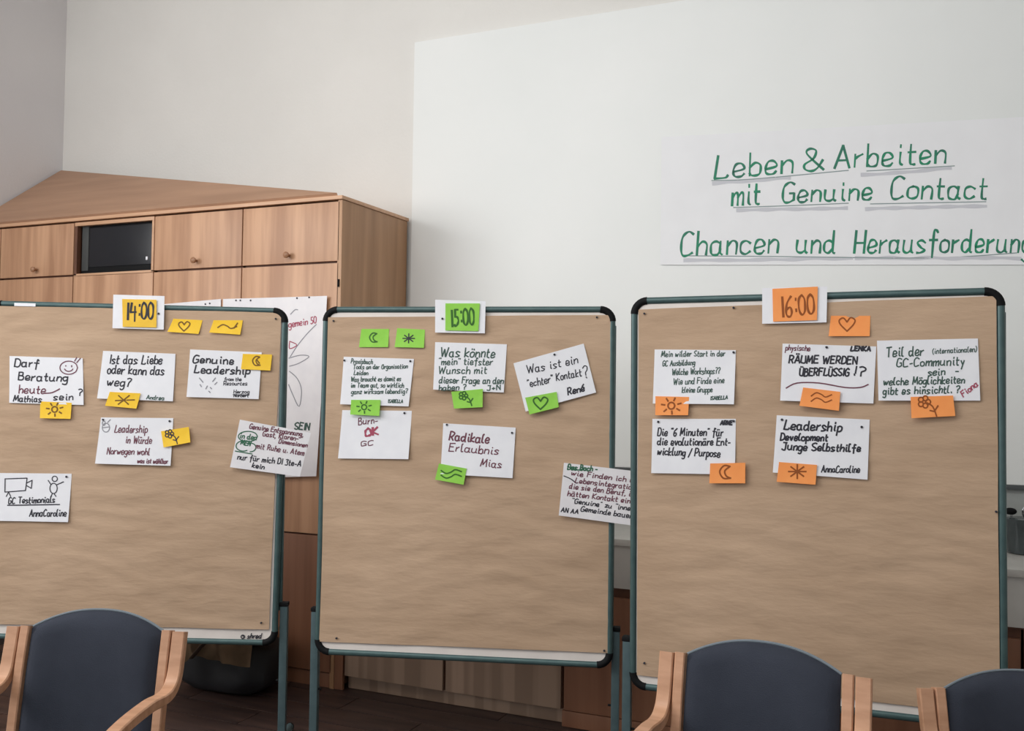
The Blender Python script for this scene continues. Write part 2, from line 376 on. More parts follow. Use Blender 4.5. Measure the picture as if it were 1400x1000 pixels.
def strokes_mesh(name, surf, lines, m, wpx, off, dispf, parent, origin):
    bm = bmesh.new(); KEEP.add(id(bm)); jj = 0
    for ln in lines:
        jj += 1
        v = [Vector(p) for p in ln]
        if len(v) > 2: v = smooth_path(v, 4 if wpx < 2.2 else 6)
        v = [q for i, q in enumerate(v) if i == 0 or (q-v[i-1]).length > 1e-4]
        if len(v) < 2: continue
        L, Rr = [], []
        v[0] = v[0]-(v[1]-v[0]).normalized()*wpx*.3; v[-1] = v[-1]+(v[-1]-v[-2]).normalized()*wpx*.3
        for i, q in enumerate(v):
            t = (v[min(i+1, len(v)-1)]-v[max(i-1, 0)])
            if t.length < 1e-6: t = Vector((1, 0))
            t.normalize(); nn = Vector((-t.y, t.x))*wpx/2
            if wpx > 2.4: nn *= 1+.22*math.sin(i*.6+jj)
            for lst, q2 in ((L, q+nn), (Rr, q-nn)):
                x, z = surf.loc(q2.x, q2.y, off)
                lst.append(bm.verts.new((x-origin[0], -dispf(x, z)-.0007-(jj % 5)*.00004, z-origin[1])))
        for i in range(len(v)-1):
            f = bm.faces.new((L[i], Rr[i], Rr[i+1], L[i+1])); f.normal_update()
            if f.normal.y > 0: f.normal_flip()
    return link(name, bm, m, parent)

GLYPH_NAME = 'handwriting'
def sheet(name, surf, q, m, label, cat, group=None, off=.008, lift=.01, ink=(), pins=(), nx=9, nz=7, side=.0):
    """a paper lying on a surface; q = its four corners TL TR BR BL; ink = (strokes, material, width)"""
    c = [Vector(surf.loc(px, py, off)) for px, py in q]
    o0 = (c[0]+c[1]+c[2]+c[3])/4
    ux_ = (c[1]-c[0]); uz_ = (c[3]-c[0]); det = ux_.x*uz_.y-ux_.y*uz_.x
    def ab(x, z):
        d = Vector((x, z))-c[0]; return (d.x*uz_.y-d.y*uz_.x)/det, (ux_.x*d.y-ux_.y*d.x)/det
    ph = random.uniform(0, 6)
    def disp(x, z):
        a, b = ab(x, z); b = min(max(b, 0), 1.1); a = min(max(a, 0), 1)
        return lift*(b**1.8)*(.75+.25*math.sin(a*3+ph)) + side*(a**2.5) + .0006*math.sin(a*7+ph)
    bm = bmesh.new()
    g = [[None]*(nx+1) for _ in range(nz+1)]
    for j in range(nz+1):
        for i in range(nx+1):
            a, b = i/nx, j/nz
            p = (c[0]*(1-a)+c[1]*a)*(1-b)+(c[3]*(1-a)+c[2]*a)*b
            g[j][i] = bm.verts.new((p.x-o0.x, -disp(p.x, p.y), p.y-o0.y))
    fs = []
    for j in range(nz):
        for i in range(nx): fs.append(bm.faces.new((g[j][i], g[j+1][i], g[j+1][i+1], g[j][i+1])))
    bm.normal_update()
    if fs[0].normal.y > 0: bmesh.ops.reverse_faces(bm, faces=fs)
    bmesh.ops.solidify(bm, geom=fs, thickness=.0005)
    KEEP.add(id(bm))
    M = surf.M @ Matrix.Translation((o0.x, -off, o0.y))
    if ink or pins or True:
        o = link(name, bm, m, None, True); o.matrix_world = M
    tag(o, label, cat, group)
    for it in ink:
        lines, mm, wpx = it[:3]
        if len(it) > 3:
            for ln in lines: strokes_mesh(it[3], surf, [ln], mm, wpx, off, disp, o, o0)
        else: strokes_mesh('handwriting', surf, lines, mm, wpx*1.12, off, disp, o, o0)
    for (px, py) in pins:
        x, z = surf.loc(px, py, off)
        b2 = bmesh.new(); tube(b2, [(x-o0.x, -disp(x, z)-.0002, z-o0.y), (x-o0.x, -disp(x, z)-.004, z-o0.y), (x-o0.x, -disp(x, z)-.0055, z-o0.y)], [.0045, .0045, .002], 8)
        link('pin', b2, M_ink, o, True)
    return o

# ================================================================ PIN BOARDS
def board(cx, cy, cz, yaw, roll, tilt, W, H, legs, kraft, label, kpins=()):
    ct, st = math.cos(yaw), math.sin(yaw)
    X = Vector((ct, st, 0)); N = Vector((-st, ct, 0)); Z = Vector((0, 0, 1))
    Zt = Z*math.cos(tilt)+N*math.sin(tilt); Nt = N*math.cos(tilt)-Z*math.sin(tilt)
    Xr = X*math.cos(roll)-Zt*math.sin(roll); Zr = X*math.sin(roll)+Zt*math.cos(roll)
    B = Matrix(((Xr.x, Nt.x, Zr.x, cx), (Xr.y, Nt.y, Zr.y, cy), (Xr.z, Nt.z, Zr.z, cz), (0, 0, 0, 1)))
    S = Surf(B)
    base = Matrix.Translation((cx, cy, 0)) @ Matrix.Rotation(yaw, 4, 'Z')
    e = empty('pinboard', base, label, 'pinboard', 'pinboards on green steel stands')
    Lm = base.inverted() @ B
    def part(name, bm, m, smooth=True):
        o = link(name, bm, m, e, smooth); o.matrix_basis = Lm; return o
    hw, hh, fr, rc = W/2, H/2, .0138, .05
    bm = bmesh.new(); r_ = .045; ring = []
    for sx, sz, a0 in ((1, 1, 0), (-1, 1, 90), (-1, -1, 180), (1, -1, 270)):
        for i in range(7):
            t = math.radians(a0+15*i); ring.append((sx*(hw-.012-r_)+r_*math.cos(t), sz*(hh-.012-r_)+r_*math.sin(t)))
    f0 = [bm.verts.new((p, 0, q)) for p, q in ring]; f1 = [bm.verts.new((p, .018, q)) for p, q in ring]
    bm.faces.new(f0); bm.faces.new(f1[::-1])
    for i in range(len(ring)): bm.faces.new((f0[i], f1[i], f1[(i+1) % len(ring)], f0[(i+1) % len(ring)]))
    part('board_panel', bm, M_pin, False)
    def prof_tube(bm, pts): tube(bm, pts, fr, 12, True, 1, 1)
    a = hw-fr; b = hh-fr; yc = .004
    for sg in (1, -1):
        bm = bmesh.new(); prof_tube(bm, [(-a+rc, yc, sg*b), (a-rc, yc, sg*b)]); part('frame_rail', bm, M_steel)
        bm = bmesh.new(); prof_tube(bm, [(sg*a, yc, -b+rc), (sg*a, yc, b-rc)]); part('frame_rail', bm, M_steel)
        for sz in (1, -1):
            bm = bmesh.new()
            pts = [(sg*(a-rc+rc*math.cos(t)), yc, sz*(b-rc+rc*math.sin(t))) for t in [math.pi/2*i/8 for i in range(9)]]
            pts = [(sg*(a-rc+rc*.0)-0*sg, yc, 0)] and pts
            tube(bm, pts, fr*1.14, 12); part('corner_cap', bm, M_black)
    # stand: inner post behind the rail, outer leg tube, collar, foot (upright, in the stand's own frame)
    for sg, (px, py) in zip((-1, 1), legs):
        _, zl = S.loc(px, py, -.02); zc = cz+zl
        def sp(name, dims, m, bev=.004):
            bm = bmesh.new(); box(bm, *dims, bev=bev); return link(name, bm, m, e, True)
        xc = sg*(hw+.012); xp = sg*(hw-.008)
        sh = roll*1.0
        sp('post', (xp-.010, xp+.010, .022, .042, zc-.02, cz+hh-.08), M_steel)
        lg = sp('leg', (xc-.017, xc+.017, .014, .048, .03, zc), M_steel2, .006)
        sp('collar', (xc-.019, xc+.019, .012, .050, zc, zc+.018), M_black, .005)
        bm = bmesh.new(); tube(bm, [(xc, -.24, .02), (xc, .19, .02)], .018, 10); f_ = link('foot', bm, M_steel2, e, True)
        for yy in (-.25, .185):
            bm = bmesh.new(); tube(bm, [(xc, yy, .019), (xc, yy+.012, .019)], .019, 10); link('foot_cap', bm, M_black, f_, True)
        bm = bmesh.new(); tube(bm, [(xc-sg*.03, .031, .28), (xc, .031, .28)], .005, 8); link('clamp_screw', bm, M_black, e, True)
    # kraft paper, wrinkled
    off = .004
    c = [Vector(S.loc(px, py, off)) for px, py in kraft]; o0 = (c[0]+c[1]+c[2]+c[3])/4
    nx, nz = 70, 90; bm = bmesh.new(); KEEP.add(id(bm)); g = []
    sd = random.uniform(0, 50)
    for j in range(nz+1):
        row = []
        for i in range(nx+1):
            aa, bb = i/nx, j/nz
            p = (c[0]*(1-aa)+c[1]*aa)*(1-bb)+(c[3]*(1-aa)+c[2]*aa)*bb
            wq = .12*noise.noise(Vector((p.x*2.2, p.y*2.2, sd)))
            r1 = noise.noise(Vector((p.x*2.0+sd, (p.y+wq)*11, 0))); r2 = noise.noise(Vector((p.x*5+p.y*3, (p.y+wq*.7)*17+sd, 3)))
            d = .0050*(.35-abs(r1))*1.3+.0038*r2+.004*max(0, .18-abs(noise.noise(Vector((p.x*3.1-p.y*4+sd, p.y*3.3+p.x*2, 9)))))
            d += .0012*noise.noise(Vector((p.x*12, p.y*30, sd)))
            d = .0026*math.tanh(d/.0026)
            edge = min(1, 12*min(aa, 1-aa)+.2)
            ez = .0025*noise.noise(Vector((p.x*3, sd, p.y*3)))
            row.append(bm.verts.new((p.x-o0.x+(ez if i in (0, nx) else 0), -.0042-d*edge, p.y-o0.y+(ez if j in (0, nz) else 0))))
        g.append(row)
    for j in range(nz):
        for i in range(nx): bm.faces.new((g[j][i], g[j+1][i], g[j+1][i+1], g[j][i+1]))
    bm.normal_update()
    k = link('kraft_paper', bm, M_kraft, None, True); k.matrix_world = B @ Matrix.Translation((o0.x, -off+.001, o0.y))
    for px, py in kpins:
        x, z = S.loc(px, py, .01)
        b2 = bmesh.new(); tube(b2, [(x-o0.x, -.004, z-o0.y), (x-o0.x, -.011, z-o0.y), (x-o0.x, -.012, z-o0.y)], [.004, .0042, .002], 8); link('pin', b2, M_ink, k, True)
    return S, e, k, Lm
def rp(x, y):   # camera-based plan coordinates to room coordinates
    dx, dy = x+.9192, y-5.0318
    return dx*math.cos(-YAW)+dy*math.sin(-YAW), -dx*math.sin(-YAW)+dy*math.cos(-YAW)
x, y = rp(-1.6833, 4.2136)
SL, eL, kL, LmL = board(x, y, 1.1978, .0072+YAW, .0129, -.0024, 1.34, 1.5, ((-20, 828), (384, 832)),
    ((-14, 418), (385, 428), (368, 861), (-24, 853)), 'left pinboard with yellow notes under the 14:00 card', [(377, 436), (357, 852)])
tag(kL, 'wrinkled brown kraft paper covering the left board with yellow notes', 'paper', 'kraft paper sheets')
x, y = rp(-.1996, 4.0239)
SM, eM, kM, LmM = board(x, y, 1.1921, -.1319+YAW, -.006+.004, .0237, 1.272, 1.5, ((428, 838), (845, 865)),
    ((449, 434), (838, 431), (832, 893), (437, 877)), 'middle pinboard with green notes under the 15:00 card', [(460, 873), (816, 434), (826, 890), (456, 439)])
tag(kM, 'wrinkled brown kraft paper covering the middle board with green notes', 'paper', 'kraft paper sheets')
x, y = rp(1.0737, 3.4438)
SR, eR, kR, LmR = board(x, y, 1.1995, -.357+YAW, -.0053, -.0016, 1.302, 1.508, ((853, 878), (1392, 940)),
    ((873, 424), (1362, 405), (1367, 979), (871, 923)), 'right pinboard with orange notes under the 16:00 card', [(881, 429), (881, 907), (1003, 421), (1362, 700)])
tag(kR, 'wrinkled brown kraft paper covering the right board with orange notes', 'paper', 'kraft paper sheets')
# maker's mark and white strip on the left board
def on_board(e, Lm, S, name, lines, m, wpx, off):
    o = strokes_mesh(name, S, lines, m, wpx, off, lambda x, z: 0, e, (0, 0))
    for v in o.data.vertices: v.co.y -= off
    o.matrix_basis = Lm
on_board(eL, LmL, SL, 'printed_mark', words('shred', 338, 873, 357, 873, 3.6, .3)+poly((331, 869), (334, 871), (331, 874))+circ(332, 871, 2.4), M_ink, 1.3, .002)
bm = bmesh.new(); x0_, z0_ = SL.loc(19, 416, .014); x1_, z1_ = SL.loc(48, 416, .014)
box(bm, x0_, x1_, -.0105, -.009, z0_-.008, z0_+.006, 0); o = link('white_strip', bm, M_card, eL); o.matrix_basis = LmL

# ---------------------------------------------------------------- notes and cards
GC, GS = 'white cards pinned on the boards', 'coloured symbol stickies'
def card(S, q, label, ink=(), pins=(), off=.0105, lift=.010, side=0, m=None):
    return sheet('card', S, q, m or M_card, label, 'card', GC, off, lift, ink, pins, side=side)
def sticky(S, q, m, label, strokes, mi, wpx=1.5, off=.021, lift=.006):
    return sheet('sticky_note', S, q, m, label, 'sticky note', GS, off, lift, [(strokes, mi, wpx)], nx=5, nz=4)
K = M_ink
# left board
card(SL, [(155, 403), (225, 405), (224, 451), (154, 449)], 'white card behind the yellow 14:00 note on top of the left board', off=.019, lift=.002, pins=[(217, 429)])
sticky(SL, [(167, 409), (214, 410), (214, 448), (168, 447)], M_yel2, 'yellow square note reading 14:00 at the top of the left board', words('14:00', 172, 437, 209, 436, 12.5, .05, .15), K, 2.3, off=.024, lift=.002)
sticky(SL, [(237, 436), (277, 438), (272, 457), (230, 454)], M_yel, 'yellow sticky with a heart right of the 14:00 card', heart(252, 446, 7), M_brn, 1.6, off=.0095, lift=.012)
sticky(SL, [(292, 438), (332, 438), (329, 458), (287, 455)], M_yel, 'yellow sticky with one wavy line at the upper right of the left board', wave(311, 447, 13, -4, 1)+poly((320, 449), (325, 442)), M_brn, 1.6, off=.0095, lift=.012)
card(SL, [(13, 487), (113, 490), (115, 554), (13, 551)], 'white card with a smiley face, reading Darf Beratung heute sein', [
    (words('Darf', 20, 501, 52, 503, 6)+words('Beratung', 25, 520, 92, 522, 6), K, 1.7), (words('heute', 26, 538, 62, 538, 6)+poly((62, 538), (72, 537), (82, 532)), M_inkp, 1.5),
    (words('sein', 74, 547, 100, 547, 5)+words('?', 107, 541, 112, 541, 5)+words('Mathias', 19, 549, 57, 550, 4.5), K, 1.5),
    (circ(94, 503, 12, 9)+circ(94, 503, 6, 5, 200, 340, 5)+poly((90, 500), (90, 501))+poly((98, 500), (98, 502))+poly((105, 496), (110, 490))+poly((102, 494), (105, 489)), M_inkp, 1.3)], lift=.006)
sticky(SL, [(55, 549), (98, 551), (97, 573), (55, 572)], M_yel, 'yellow sticky with a sun under the smiley card', sun(75, 560, 10), M_brn, 1.8, off=.016)
card(SL, [(141, 480), (240, 484), (237, 549), (134, 545)], 'white card reading Ist das Liebe oder kann das weg', [
    (words('Ist das Liebe', 150, 497, 221, 498, 6.5)+words('oder kann das', 147, 511, 224, 513, 6.5)+words('weg?', 147, 527, 178, 529, 6.5), K, 1.6), (words('Andrea', 201, 546, 225, 547, 3), M_inkg, 1.1)])
sticky(SL, [(150, 536), (192, 538), (187, 559), (144, 555)], M_yel, 'yellow sticky with a scratched cross under the second card', poly((162, 541), (176, 553))+poly((177, 541), (162, 553))+poly((158, 548), (184, 547)), M_brn, 1.6, off=.022)
card(SL, [(260, 478), (358, 482), (354, 546), (256, 543)], 'white card headed Genuine Leadership with small pencil ticks', [
    (words('Genuine', 264, 496, 319, 498, 5.6)+words('Leadership', 266, 510, 341, 512, 5.6), K, 1.8),
    (words('from the', 307, 521, 330, 521, 2.6)+words('Resources', 306, 527, 338, 527, 3)+words('Herzog', 320, 538, 341, 538, 2.5)+words('Norbert', 320, 543, 340, 543, 2.4)+poly((319, 540), (341, 540)), M_ink, .9),
    (poly((273, 517), (278, 523))+poly((291, 522), (295, 517))+poly((282, 532), (284, 528))+poly((276, 529), (274, 526))+poly((290, 532), (288, 530))+poly((294, 526), (297, 523))+poly((286, 535), (288, 537)), M_inkl, 1.3)])
sticky(SL, [(332, 484), (372, 485), (370, 507), (330, 505)], M_yel, 'yellow sticky with a crescent moon on the third card', moon(351, 494, 7)+poly((351, 492), (355, 497)), M_brn, 1.6, off=.012, lift=.009)
card(SL, [(138, 571), (237, 572), (234, 637), (131, 634)], 'white card with purple writing and leaf doodle below the second card', [
    (words('Leadership', 157, 591, 201, 592, 5.5)+words('in Würde', 172, 606, 207, 607, 5.5)+words('Norwegen wohl', 147, 621, 205, 622, 5)+words('was ist wählbar', 189, 633, 230, 634, 3.4), M_inkp, 1.2),
    (circ(145, 585, 5, 6)+circ(142, 579, 2, 3)+poly((147, 578), (151, 574))+poly((141, 585), (149, 584)), M_inkl, 1.1)], pins=[(141, 574), (232, 576)])
sticky(SL, [(220, 590), (258, 584), (261, 605), (224, 612)], M_yel, 'tilted yellow sticky with a flower on the purple-written card', flower(236, 597, 9), M_ink, 1.3, off=.018, lift=.010)
card(SL, [(328, 574), (425, 592), (410, 652), (315, 639)], 'tilted white card with a green cloud hanging over the frame edge', [
    (words('Genuine Entspannung,', 341, 586, 414, 597, 3.7)+words('Gast, Klaren-', 359, 596, 407, 603, 3.7)+words('Dimensionen', 381, 606, 420, 612, 3.2)+words('mit Ruhe u. Atem', 350, 613, 415, 623, 4), M_inkp, 1.2),
    (words('nur für mich DI 3te-A', 325, 628, 411, 638, 4.2)+words('kein', 345, 639, 361, 642, 3.5), K, 1.3),
    (circ(339, 597, 13, 7)+circ(333, 610, 10, 7, 60, 300)+circ(342, 612, 8, 6, -90, 120)+words('in den', 328, 599, 350, 602, 4)+words('MEN', 329, 608, 342, 610, 3.6)+poly((322, 617), (334, 619), (345, 621)), M_gs, 1.3)], off=.022, lift=.006, m=M_card2)
card(SL, [(-8, 647), (98, 648), (94, 714), (-8, 712)], 'white card with a camera and stick figure drawing at the left picture edge', [
    (poly((7, 655), (37, 654))+poly((37, 654), (35, 671))+poly((35, 671), (7, 673))+poly((7, 673), (7, 655))+poly((36, 661), (44, 657))+poly((44, 657), (43, 668))+poly((43, 668), (36, 664))+poly((12, 673), (9, 679))+poly((12, 673), (15, 679))
     + circ(75, 655, 3.6)+circ(73.5, 668, 5, 7)+poly((70, 663), (66, 657))+poly((78, 663), (87, 659))+poly((72, 675), (70, 679))+poly((74, 675), (77, 679)), K, 1.2),
    (words('GC Testimonials', 12, 689, 75, 687, 4.6)+poly((11, 691), (82, 690))+words('AnnaCaroline', 41, 706, 91, 706, 5), K, 1.4)], lift=.012, pins=[(91, 652)])
# middle board
card(SM, [(595, 410), (664, 412), (663, 456), (595, 455)], 'white card behind the green 15:00 note on top of the middle board', off=.019, lift=.002, pins=[(605, 436)])
sticky(SM, [(609, 415), (656, 415), (654, 453), (609, 452)], M_grn, 'green square note reading 15:00 at the top of the middle board', words('15:00', 616, 447, 648, 444, 12.5, .05, .15), M_grk, 2.3, off=.024, lift=.002)
sticky(SM, [(494, 450), (532, 450), (531, 475), (491, 475)], M_grn, 'green sticky with a crescent moon at the upper left of the middle board', moon(511, 462, 7), M_grk, 1.6, off=.0095)
sticky(SM, [(543, 449), (581, 451), (580, 476), (540, 475)], M_grn, 'green sticky with a black star left of the 15:00 card', star(559, 463, 8), M_ink, 1.4, off=.0095, lift=.009)
card(SM, [(470, 488), (566, 491), (559, 556), (466, 553)], 'white card densely written in dark green at left of the middle board', [
    (words('Praxisbuch', 480, 497, 509, 498, 3.4)+words('Tools an der Organisation', 483, 505, 557, 504, 3.4)+words('Leiden', 484, 513, 503, 513, 3.4)+words('Was braucht es damit es', 480, 522, 548, 521, 3.5)
     + words('im Team gut, so wirklich', 480, 530, 552, 530, 3.5)+words('ganz wirksam lebendig?', 481, 539, 557, 538, 3.5)+words('ISABELLA', 531, 551, 551, 551, 2.4), M_inkg, 1.05)], pins=[(471, 493), (561, 494)])
card(SM, [(468, 561), (563, 562), (559, 628), (463, 627)], 'white card with a thick red OK on the middle board', [
    (words('Burn-', 490, 581, 516, 579, 5), M_inkp, 1.2), (words('OK', 500, 597, 517, 594, 5.5), M_inkr, 2.6), (words('GC', 494, 610, 510, 609, 3.6), M_inkp, 1.2)], pins=[(553, 565)], off=.0095, lift=.014)
sticky(SM, [(480, 547), (520, 547), (519, 569), (479, 567)], M_grn, 'green sticky with a sun between the two left cards', sun(498, 557, 9), M_grk, 1.6, off=.022)
card(SM, [(595, 468), (693, 471), (689, 537), (593, 533)], 'white card reading Was könnte mein tiefster Wunsch, below 15:00', [
    (words('Was könnte', 602, 488, 676, 489, 7), M_inkg, 1.6), (words('"mein" tiefster', 600, 499, 673, 499, 5)+words('Wunsch mit', 600, 511, 665, 511, 5.4)+words('dieser Frage an den', 601, 524, 688, 525, 4.8)+words('haben ?', 601, 534, 637, 533, 4)+words('J+N', 666, 534, 684, 533, 3.6), M_inkg, 1.35)], lift=.012)
sticky(SM, [(617, 536), (660, 532), (660, 557), (621, 559)], M_grn, 'green sticky with a flower under the tiefster Wunsch card', flower(638, 545, 9), M_grk, 1.6, off=.023)
card(SM, [(702, 497), (798, 470), (815, 537), (719, 563)], 'strongly tilted white card asking about real contact on the middle board', [
    (words('Was ist ein', 721, 511, 790, 497, 6)+words('"echter" Kontakt', 722, 530, 795, 514, 5.6)+words('?', 799, 518, 805, 516, 9), K, 1.3), (words('René', 777, 540, 799, 535, 5), K, 1.8)], pins=[(758, 485)])
sticky(SM, [(718, 544), (761, 536), (764, 557), (724, 567)], M_grn, 'tilted green sticky with a heart on the strongly tilted card', heart(739, 551, 9), M_grk, 1.9, off=.021)
card(SM, [(606, 579), (705, 585), (701, 654), (603, 648)], 'white card reading Radikale Erlaubnis on the middle board', [
    (words('Radikale', 614, 602, 668, 606, 6.5), M_inkp, 1.9), (words('Erlaubnis', 614, 617, 681, 622, 6)+words('Mias', 657, 637, 685, 640, 5.5), M_inkp, 1.4)], pins=[(611, 581), (700, 592)], lift=.014)
sticky(SM, [(600, 634), (638, 641), (634, 663), (595, 656)], M_grn, 'green sticky with two wavy lines at the Radikale Erlaubnis card', wave(617, 648, 14, 4, 2), M_grk, 1.7, off=.024)
card(SM, [(771, 633), (872, 645), (866, 719), (764, 705)], 'white card with crowded writing tucked behind the right board', [
    (words('Das Buch -', 776, 642, 816, 645, 4)+poly((776, 638), (790, 643), (800, 640)), M_gs, 1.6),
    (words('wie Finden ich u', 781, 650, 866, 660, 3.8)+words('Lebensintegration', 786, 660, 868, 670, 3.8)+words('die sie den Beruf, in', 778, 668, 866, 679, 3.8)+words('hätten Kontakt eine', 776, 678, 866, 689, 3.8), M_inkp, 1.25),
    (words('"Genuine" zu "innen', 782, 688, 866, 699, 3.6)+words('Gemeinde bauen', 794, 699, 864, 709, 3.8)+words('AN AA', 767, 700, 790, 703, 3.2)+poly((771, 651), (780, 655), (788, 661)), K, 1.25)], off=.022, lift=.004, m=M_card2)
# right board
card(SR, [(1042, 394), (1131, 392), (1130, 441), (1042, 443)], 'white card behind the orange 16:00 note on top of the right board', off=.019, lift=.002)
sticky(SR, [(1056, 395), (1118, 392), (1117, 438), (1057, 440)], M_org, 'large orange note reading 16:00 at the top of the right board', words('16:00', 1067, 434, 1113, 429, 15, .05, .15), M_ork, 2.4, off=.024, lift=.002)
sticky(SR, [(1136, 432), (1190, 432), (1189, 460), (1133, 460)], M_org, 'orange sticky with a heart right below the 16:00 card', heart(1158, 443, 10), M_ork, 1.8, off=.0095, lift=.008)
card(SR, [(895, 478), (1006, 479), (1004, 553), (893, 552)], 'white card with faint green writing at upper left of the right board', [
    (words('Mein wilder Start in der', 904, 488, 991, 487, 4.2)+words('GC Ausbildung', 906, 501, 950, 499, 4)+words('Welche Workshops??', 919, 513, 984, 511, 4.6)
     + words('Wie und Finde eine', 921, 526, 990, 524, 4.6)+words('kleine Gruppe', 933, 537, 974, 536, 4)+words('ISABELLA', 972, 547, 995, 546, 2.6), M_inkg, 1.15)], pins=[(1003, 482)], lift=.014)
sticky(SR, [(896, 542), (942, 543), (941, 568), (896, 568)], M_org, 'orange sticky with a sun at the faint green-written card', sun(918, 555, 12), M_ork, 2, off=.022)
card(SR, [(892, 573), (1006, 573), (1005, 649), (891, 647)], 'white card reading Die 6 Minuten für die evolutionäre Entwicklung', [
    (words('ARNE', 985, 581, 1001, 581, 3), K, 1.9), (words('Die "6 Minuten" für', 899, 596, 988, 596, 5.6)+words('die evolutionäre Ent-', 899, 609, 998, 609, 5.6)+words('wicklung / Purpose', 899, 622, 984, 625, 5.6), K, 1.6)], pins=[(900, 577), (1003, 576)])
sticky(SR, [(971, 634), (1019, 633), (1019, 661), (970, 661)], M_org, 'orange sticky with a crescent moon at the six-minute card', moon(992, 646, 10), M_ork, 2, off=.021)
card(SR, [(1070, 470), (1198, 474), (1194, 552), (1067, 548)], 'white card in bold capitals reading RÄUME WERDEN ÜBERFLÜSSIG', [
    (words('physische', 1074, 479, 1107, 480, 4), M_inkp, 1.2), (words('LENKA', 1163, 480, 1190, 480, 3.4), K, 2.1),
    (words('RÄUME WERDEN', 1079, 496, 1171, 498, 5.6)+words('ÜBERFLÜSSIG', 1093, 514, 1160, 514, 5.6)+words('!?', 1166, 513, 1181, 515, 7), K, 2), (poly((1075, 531), (1090, 524), (1120, 524), (1155, 530), (1176, 530), (1187, 526)), M_inkp, 1.6)], pins=[(1130, 475)], lift=.012)
sticky(SR, [(1098, 530), (1149, 536), (1147, 562), (1093, 555)], M_org, 'orange sticky with two wavy lines under the bold capitals card', wave(1123, 544, 14, -4.5, 2), M_ork, 1.5, off=.023)
card(SR, [(1199, 466), (1337, 463), (1340, 548), (1201, 548)], 'largest white card, about being part of the community, on the right board', [
    (words('Teil der', 1211, 488, 1262, 486, 7), M_inkg, 1.7), (words('(internationalen)', 1275, 484, 1335, 481, 4), M_inkg, 1.1),
    (words('GC-Community', 1226, 502, 1318, 499, 6.4)+words('sein', 1269, 514, 1291, 513, 5.5)+words('-', 1306, 511, 1310, 511, 5)+words('welche Möglichkeiten', 1208, 527, 1318, 524, 5.5)+words('gibt es hinsichtl. ?', 1207, 540, 1311, 537, 5.4), M_inkg, 1.6), (words('Fiona', 1317, 543, 1337, 527, 4.5), M_inkr, 1.5)], lift=.012)
sticky(SR, [(1245, 543), (1303, 541), (1306, 569), (1246, 572)], M_org, 'orange sticky with a flower under the largest card', flower(1270, 555, 13), M_ork, 1.8, off=.023)
card(SR, [(1062, 568), (1189, 574), (1186, 656), (1057, 646)], 'white card reading Leadership Development Junge Selbsthilfe', [
    (words('Leadership', 1072, 587, 1150, 590, 7), K, 2.1), (words('Development', 1067, 602, 1131, 603, 5.2)+words('Junge Selbsthilfe', 1069, 615, 1176, 618, 5.6), K, 2), (words('AnnaCaroline', 1123, 646, 1175, 646, 5), K, 1.5)], pins=[(1069, 574), (1178, 584)], lift=.012)
sticky(SR, [(1065, 632), (1117, 636), (1115, 663), (1062, 659)], M_org, 'orange sticky with an eight-pointed star on the Junge Selbsthilfe card', star(1090, 645, 12), M_ork, 1.9, off=.022)

# ---------------------------------------------------------------- poster on the white panel
SP = Surf(Matrix.Translation((0, .696, 0)))
def toq(x, z):   # wall point to the frame coordinates used by sheet()
    d = Vector((x, .694, z))-cam_loc; k = d.dot(FW); return (700+FPX*d.dot(RT)/k, 500-FPX*d.dot(UP)/k)
q = [toq(1.56, 2.96), toq(3.56, 2.875), toq(3.56, 2.185), toq(1.56, 2.27)]
big = [words('Leben', 977, 244, 1083, 236, 17, .12, .12), words('&', 1101, 235, 1126, 232, 17, .05, .1), words('Arbeiten', 1141, 230, 1292, 223, 17, .1, .12)
       , words('mit', 1001, 281, 1038, 279, 17, .1, .12), words('Genuine', 1070, 277, 1191, 273, 15, .1, .12), words('Contact', 1218, 272, 1348, 272, 17, .1, .12)
       , words('Chancen', 931, 350, 1063, 346, 18, .1, .12), words('und', 1089, 346, 1141, 346, 17, .08, .12), words('Herausforderung', 1168, 346, 1408, 345, 17, .1, .12)]
def smear(x0, y0, x1, y1, n):
    return [[(x0+(x1-x0)*k/n, y0+(y1-y0)*k/n+random.uniform(-.8, 1.2)) for k in range(n+1)]]
sm = [sum(smear(*a), []) for a in ((975, 251, 1080, 243, 5), (1178, 239, 1300, 230, 5), (1008, 288, 1158, 284, 7), (1184, 285, 1348, 282, 8), (936, 356, 1165, 353, 8), (1170, 353, 1395, 353, 9))]
thin = poly((973, 247), (1030, 245), (1160, 233))+poly((1185, 234), (1305, 227))+poly((1003, 284), (1090, 281), (1160, 278))+poly((1190, 279), (1348, 276))+poly((935, 350), (1060, 351), (1270, 353), (1390, 346))
sheet('poster', SP, q, mat('poster_paper', (236, 237, 240), (239, 240, 243), .7), 'wide white paper poster with green handwriting on the wall panel', 'poster', None, .002, .003,
      [(sm, M_grey, 4.6, 'shadow_underline'), (thin, mat('underline_grey', (140, 156, 156), None, .8), 1.3, 'underline'), *[(b_, M_big, 2.7) for b_ in big]], nx=24, nz=6)

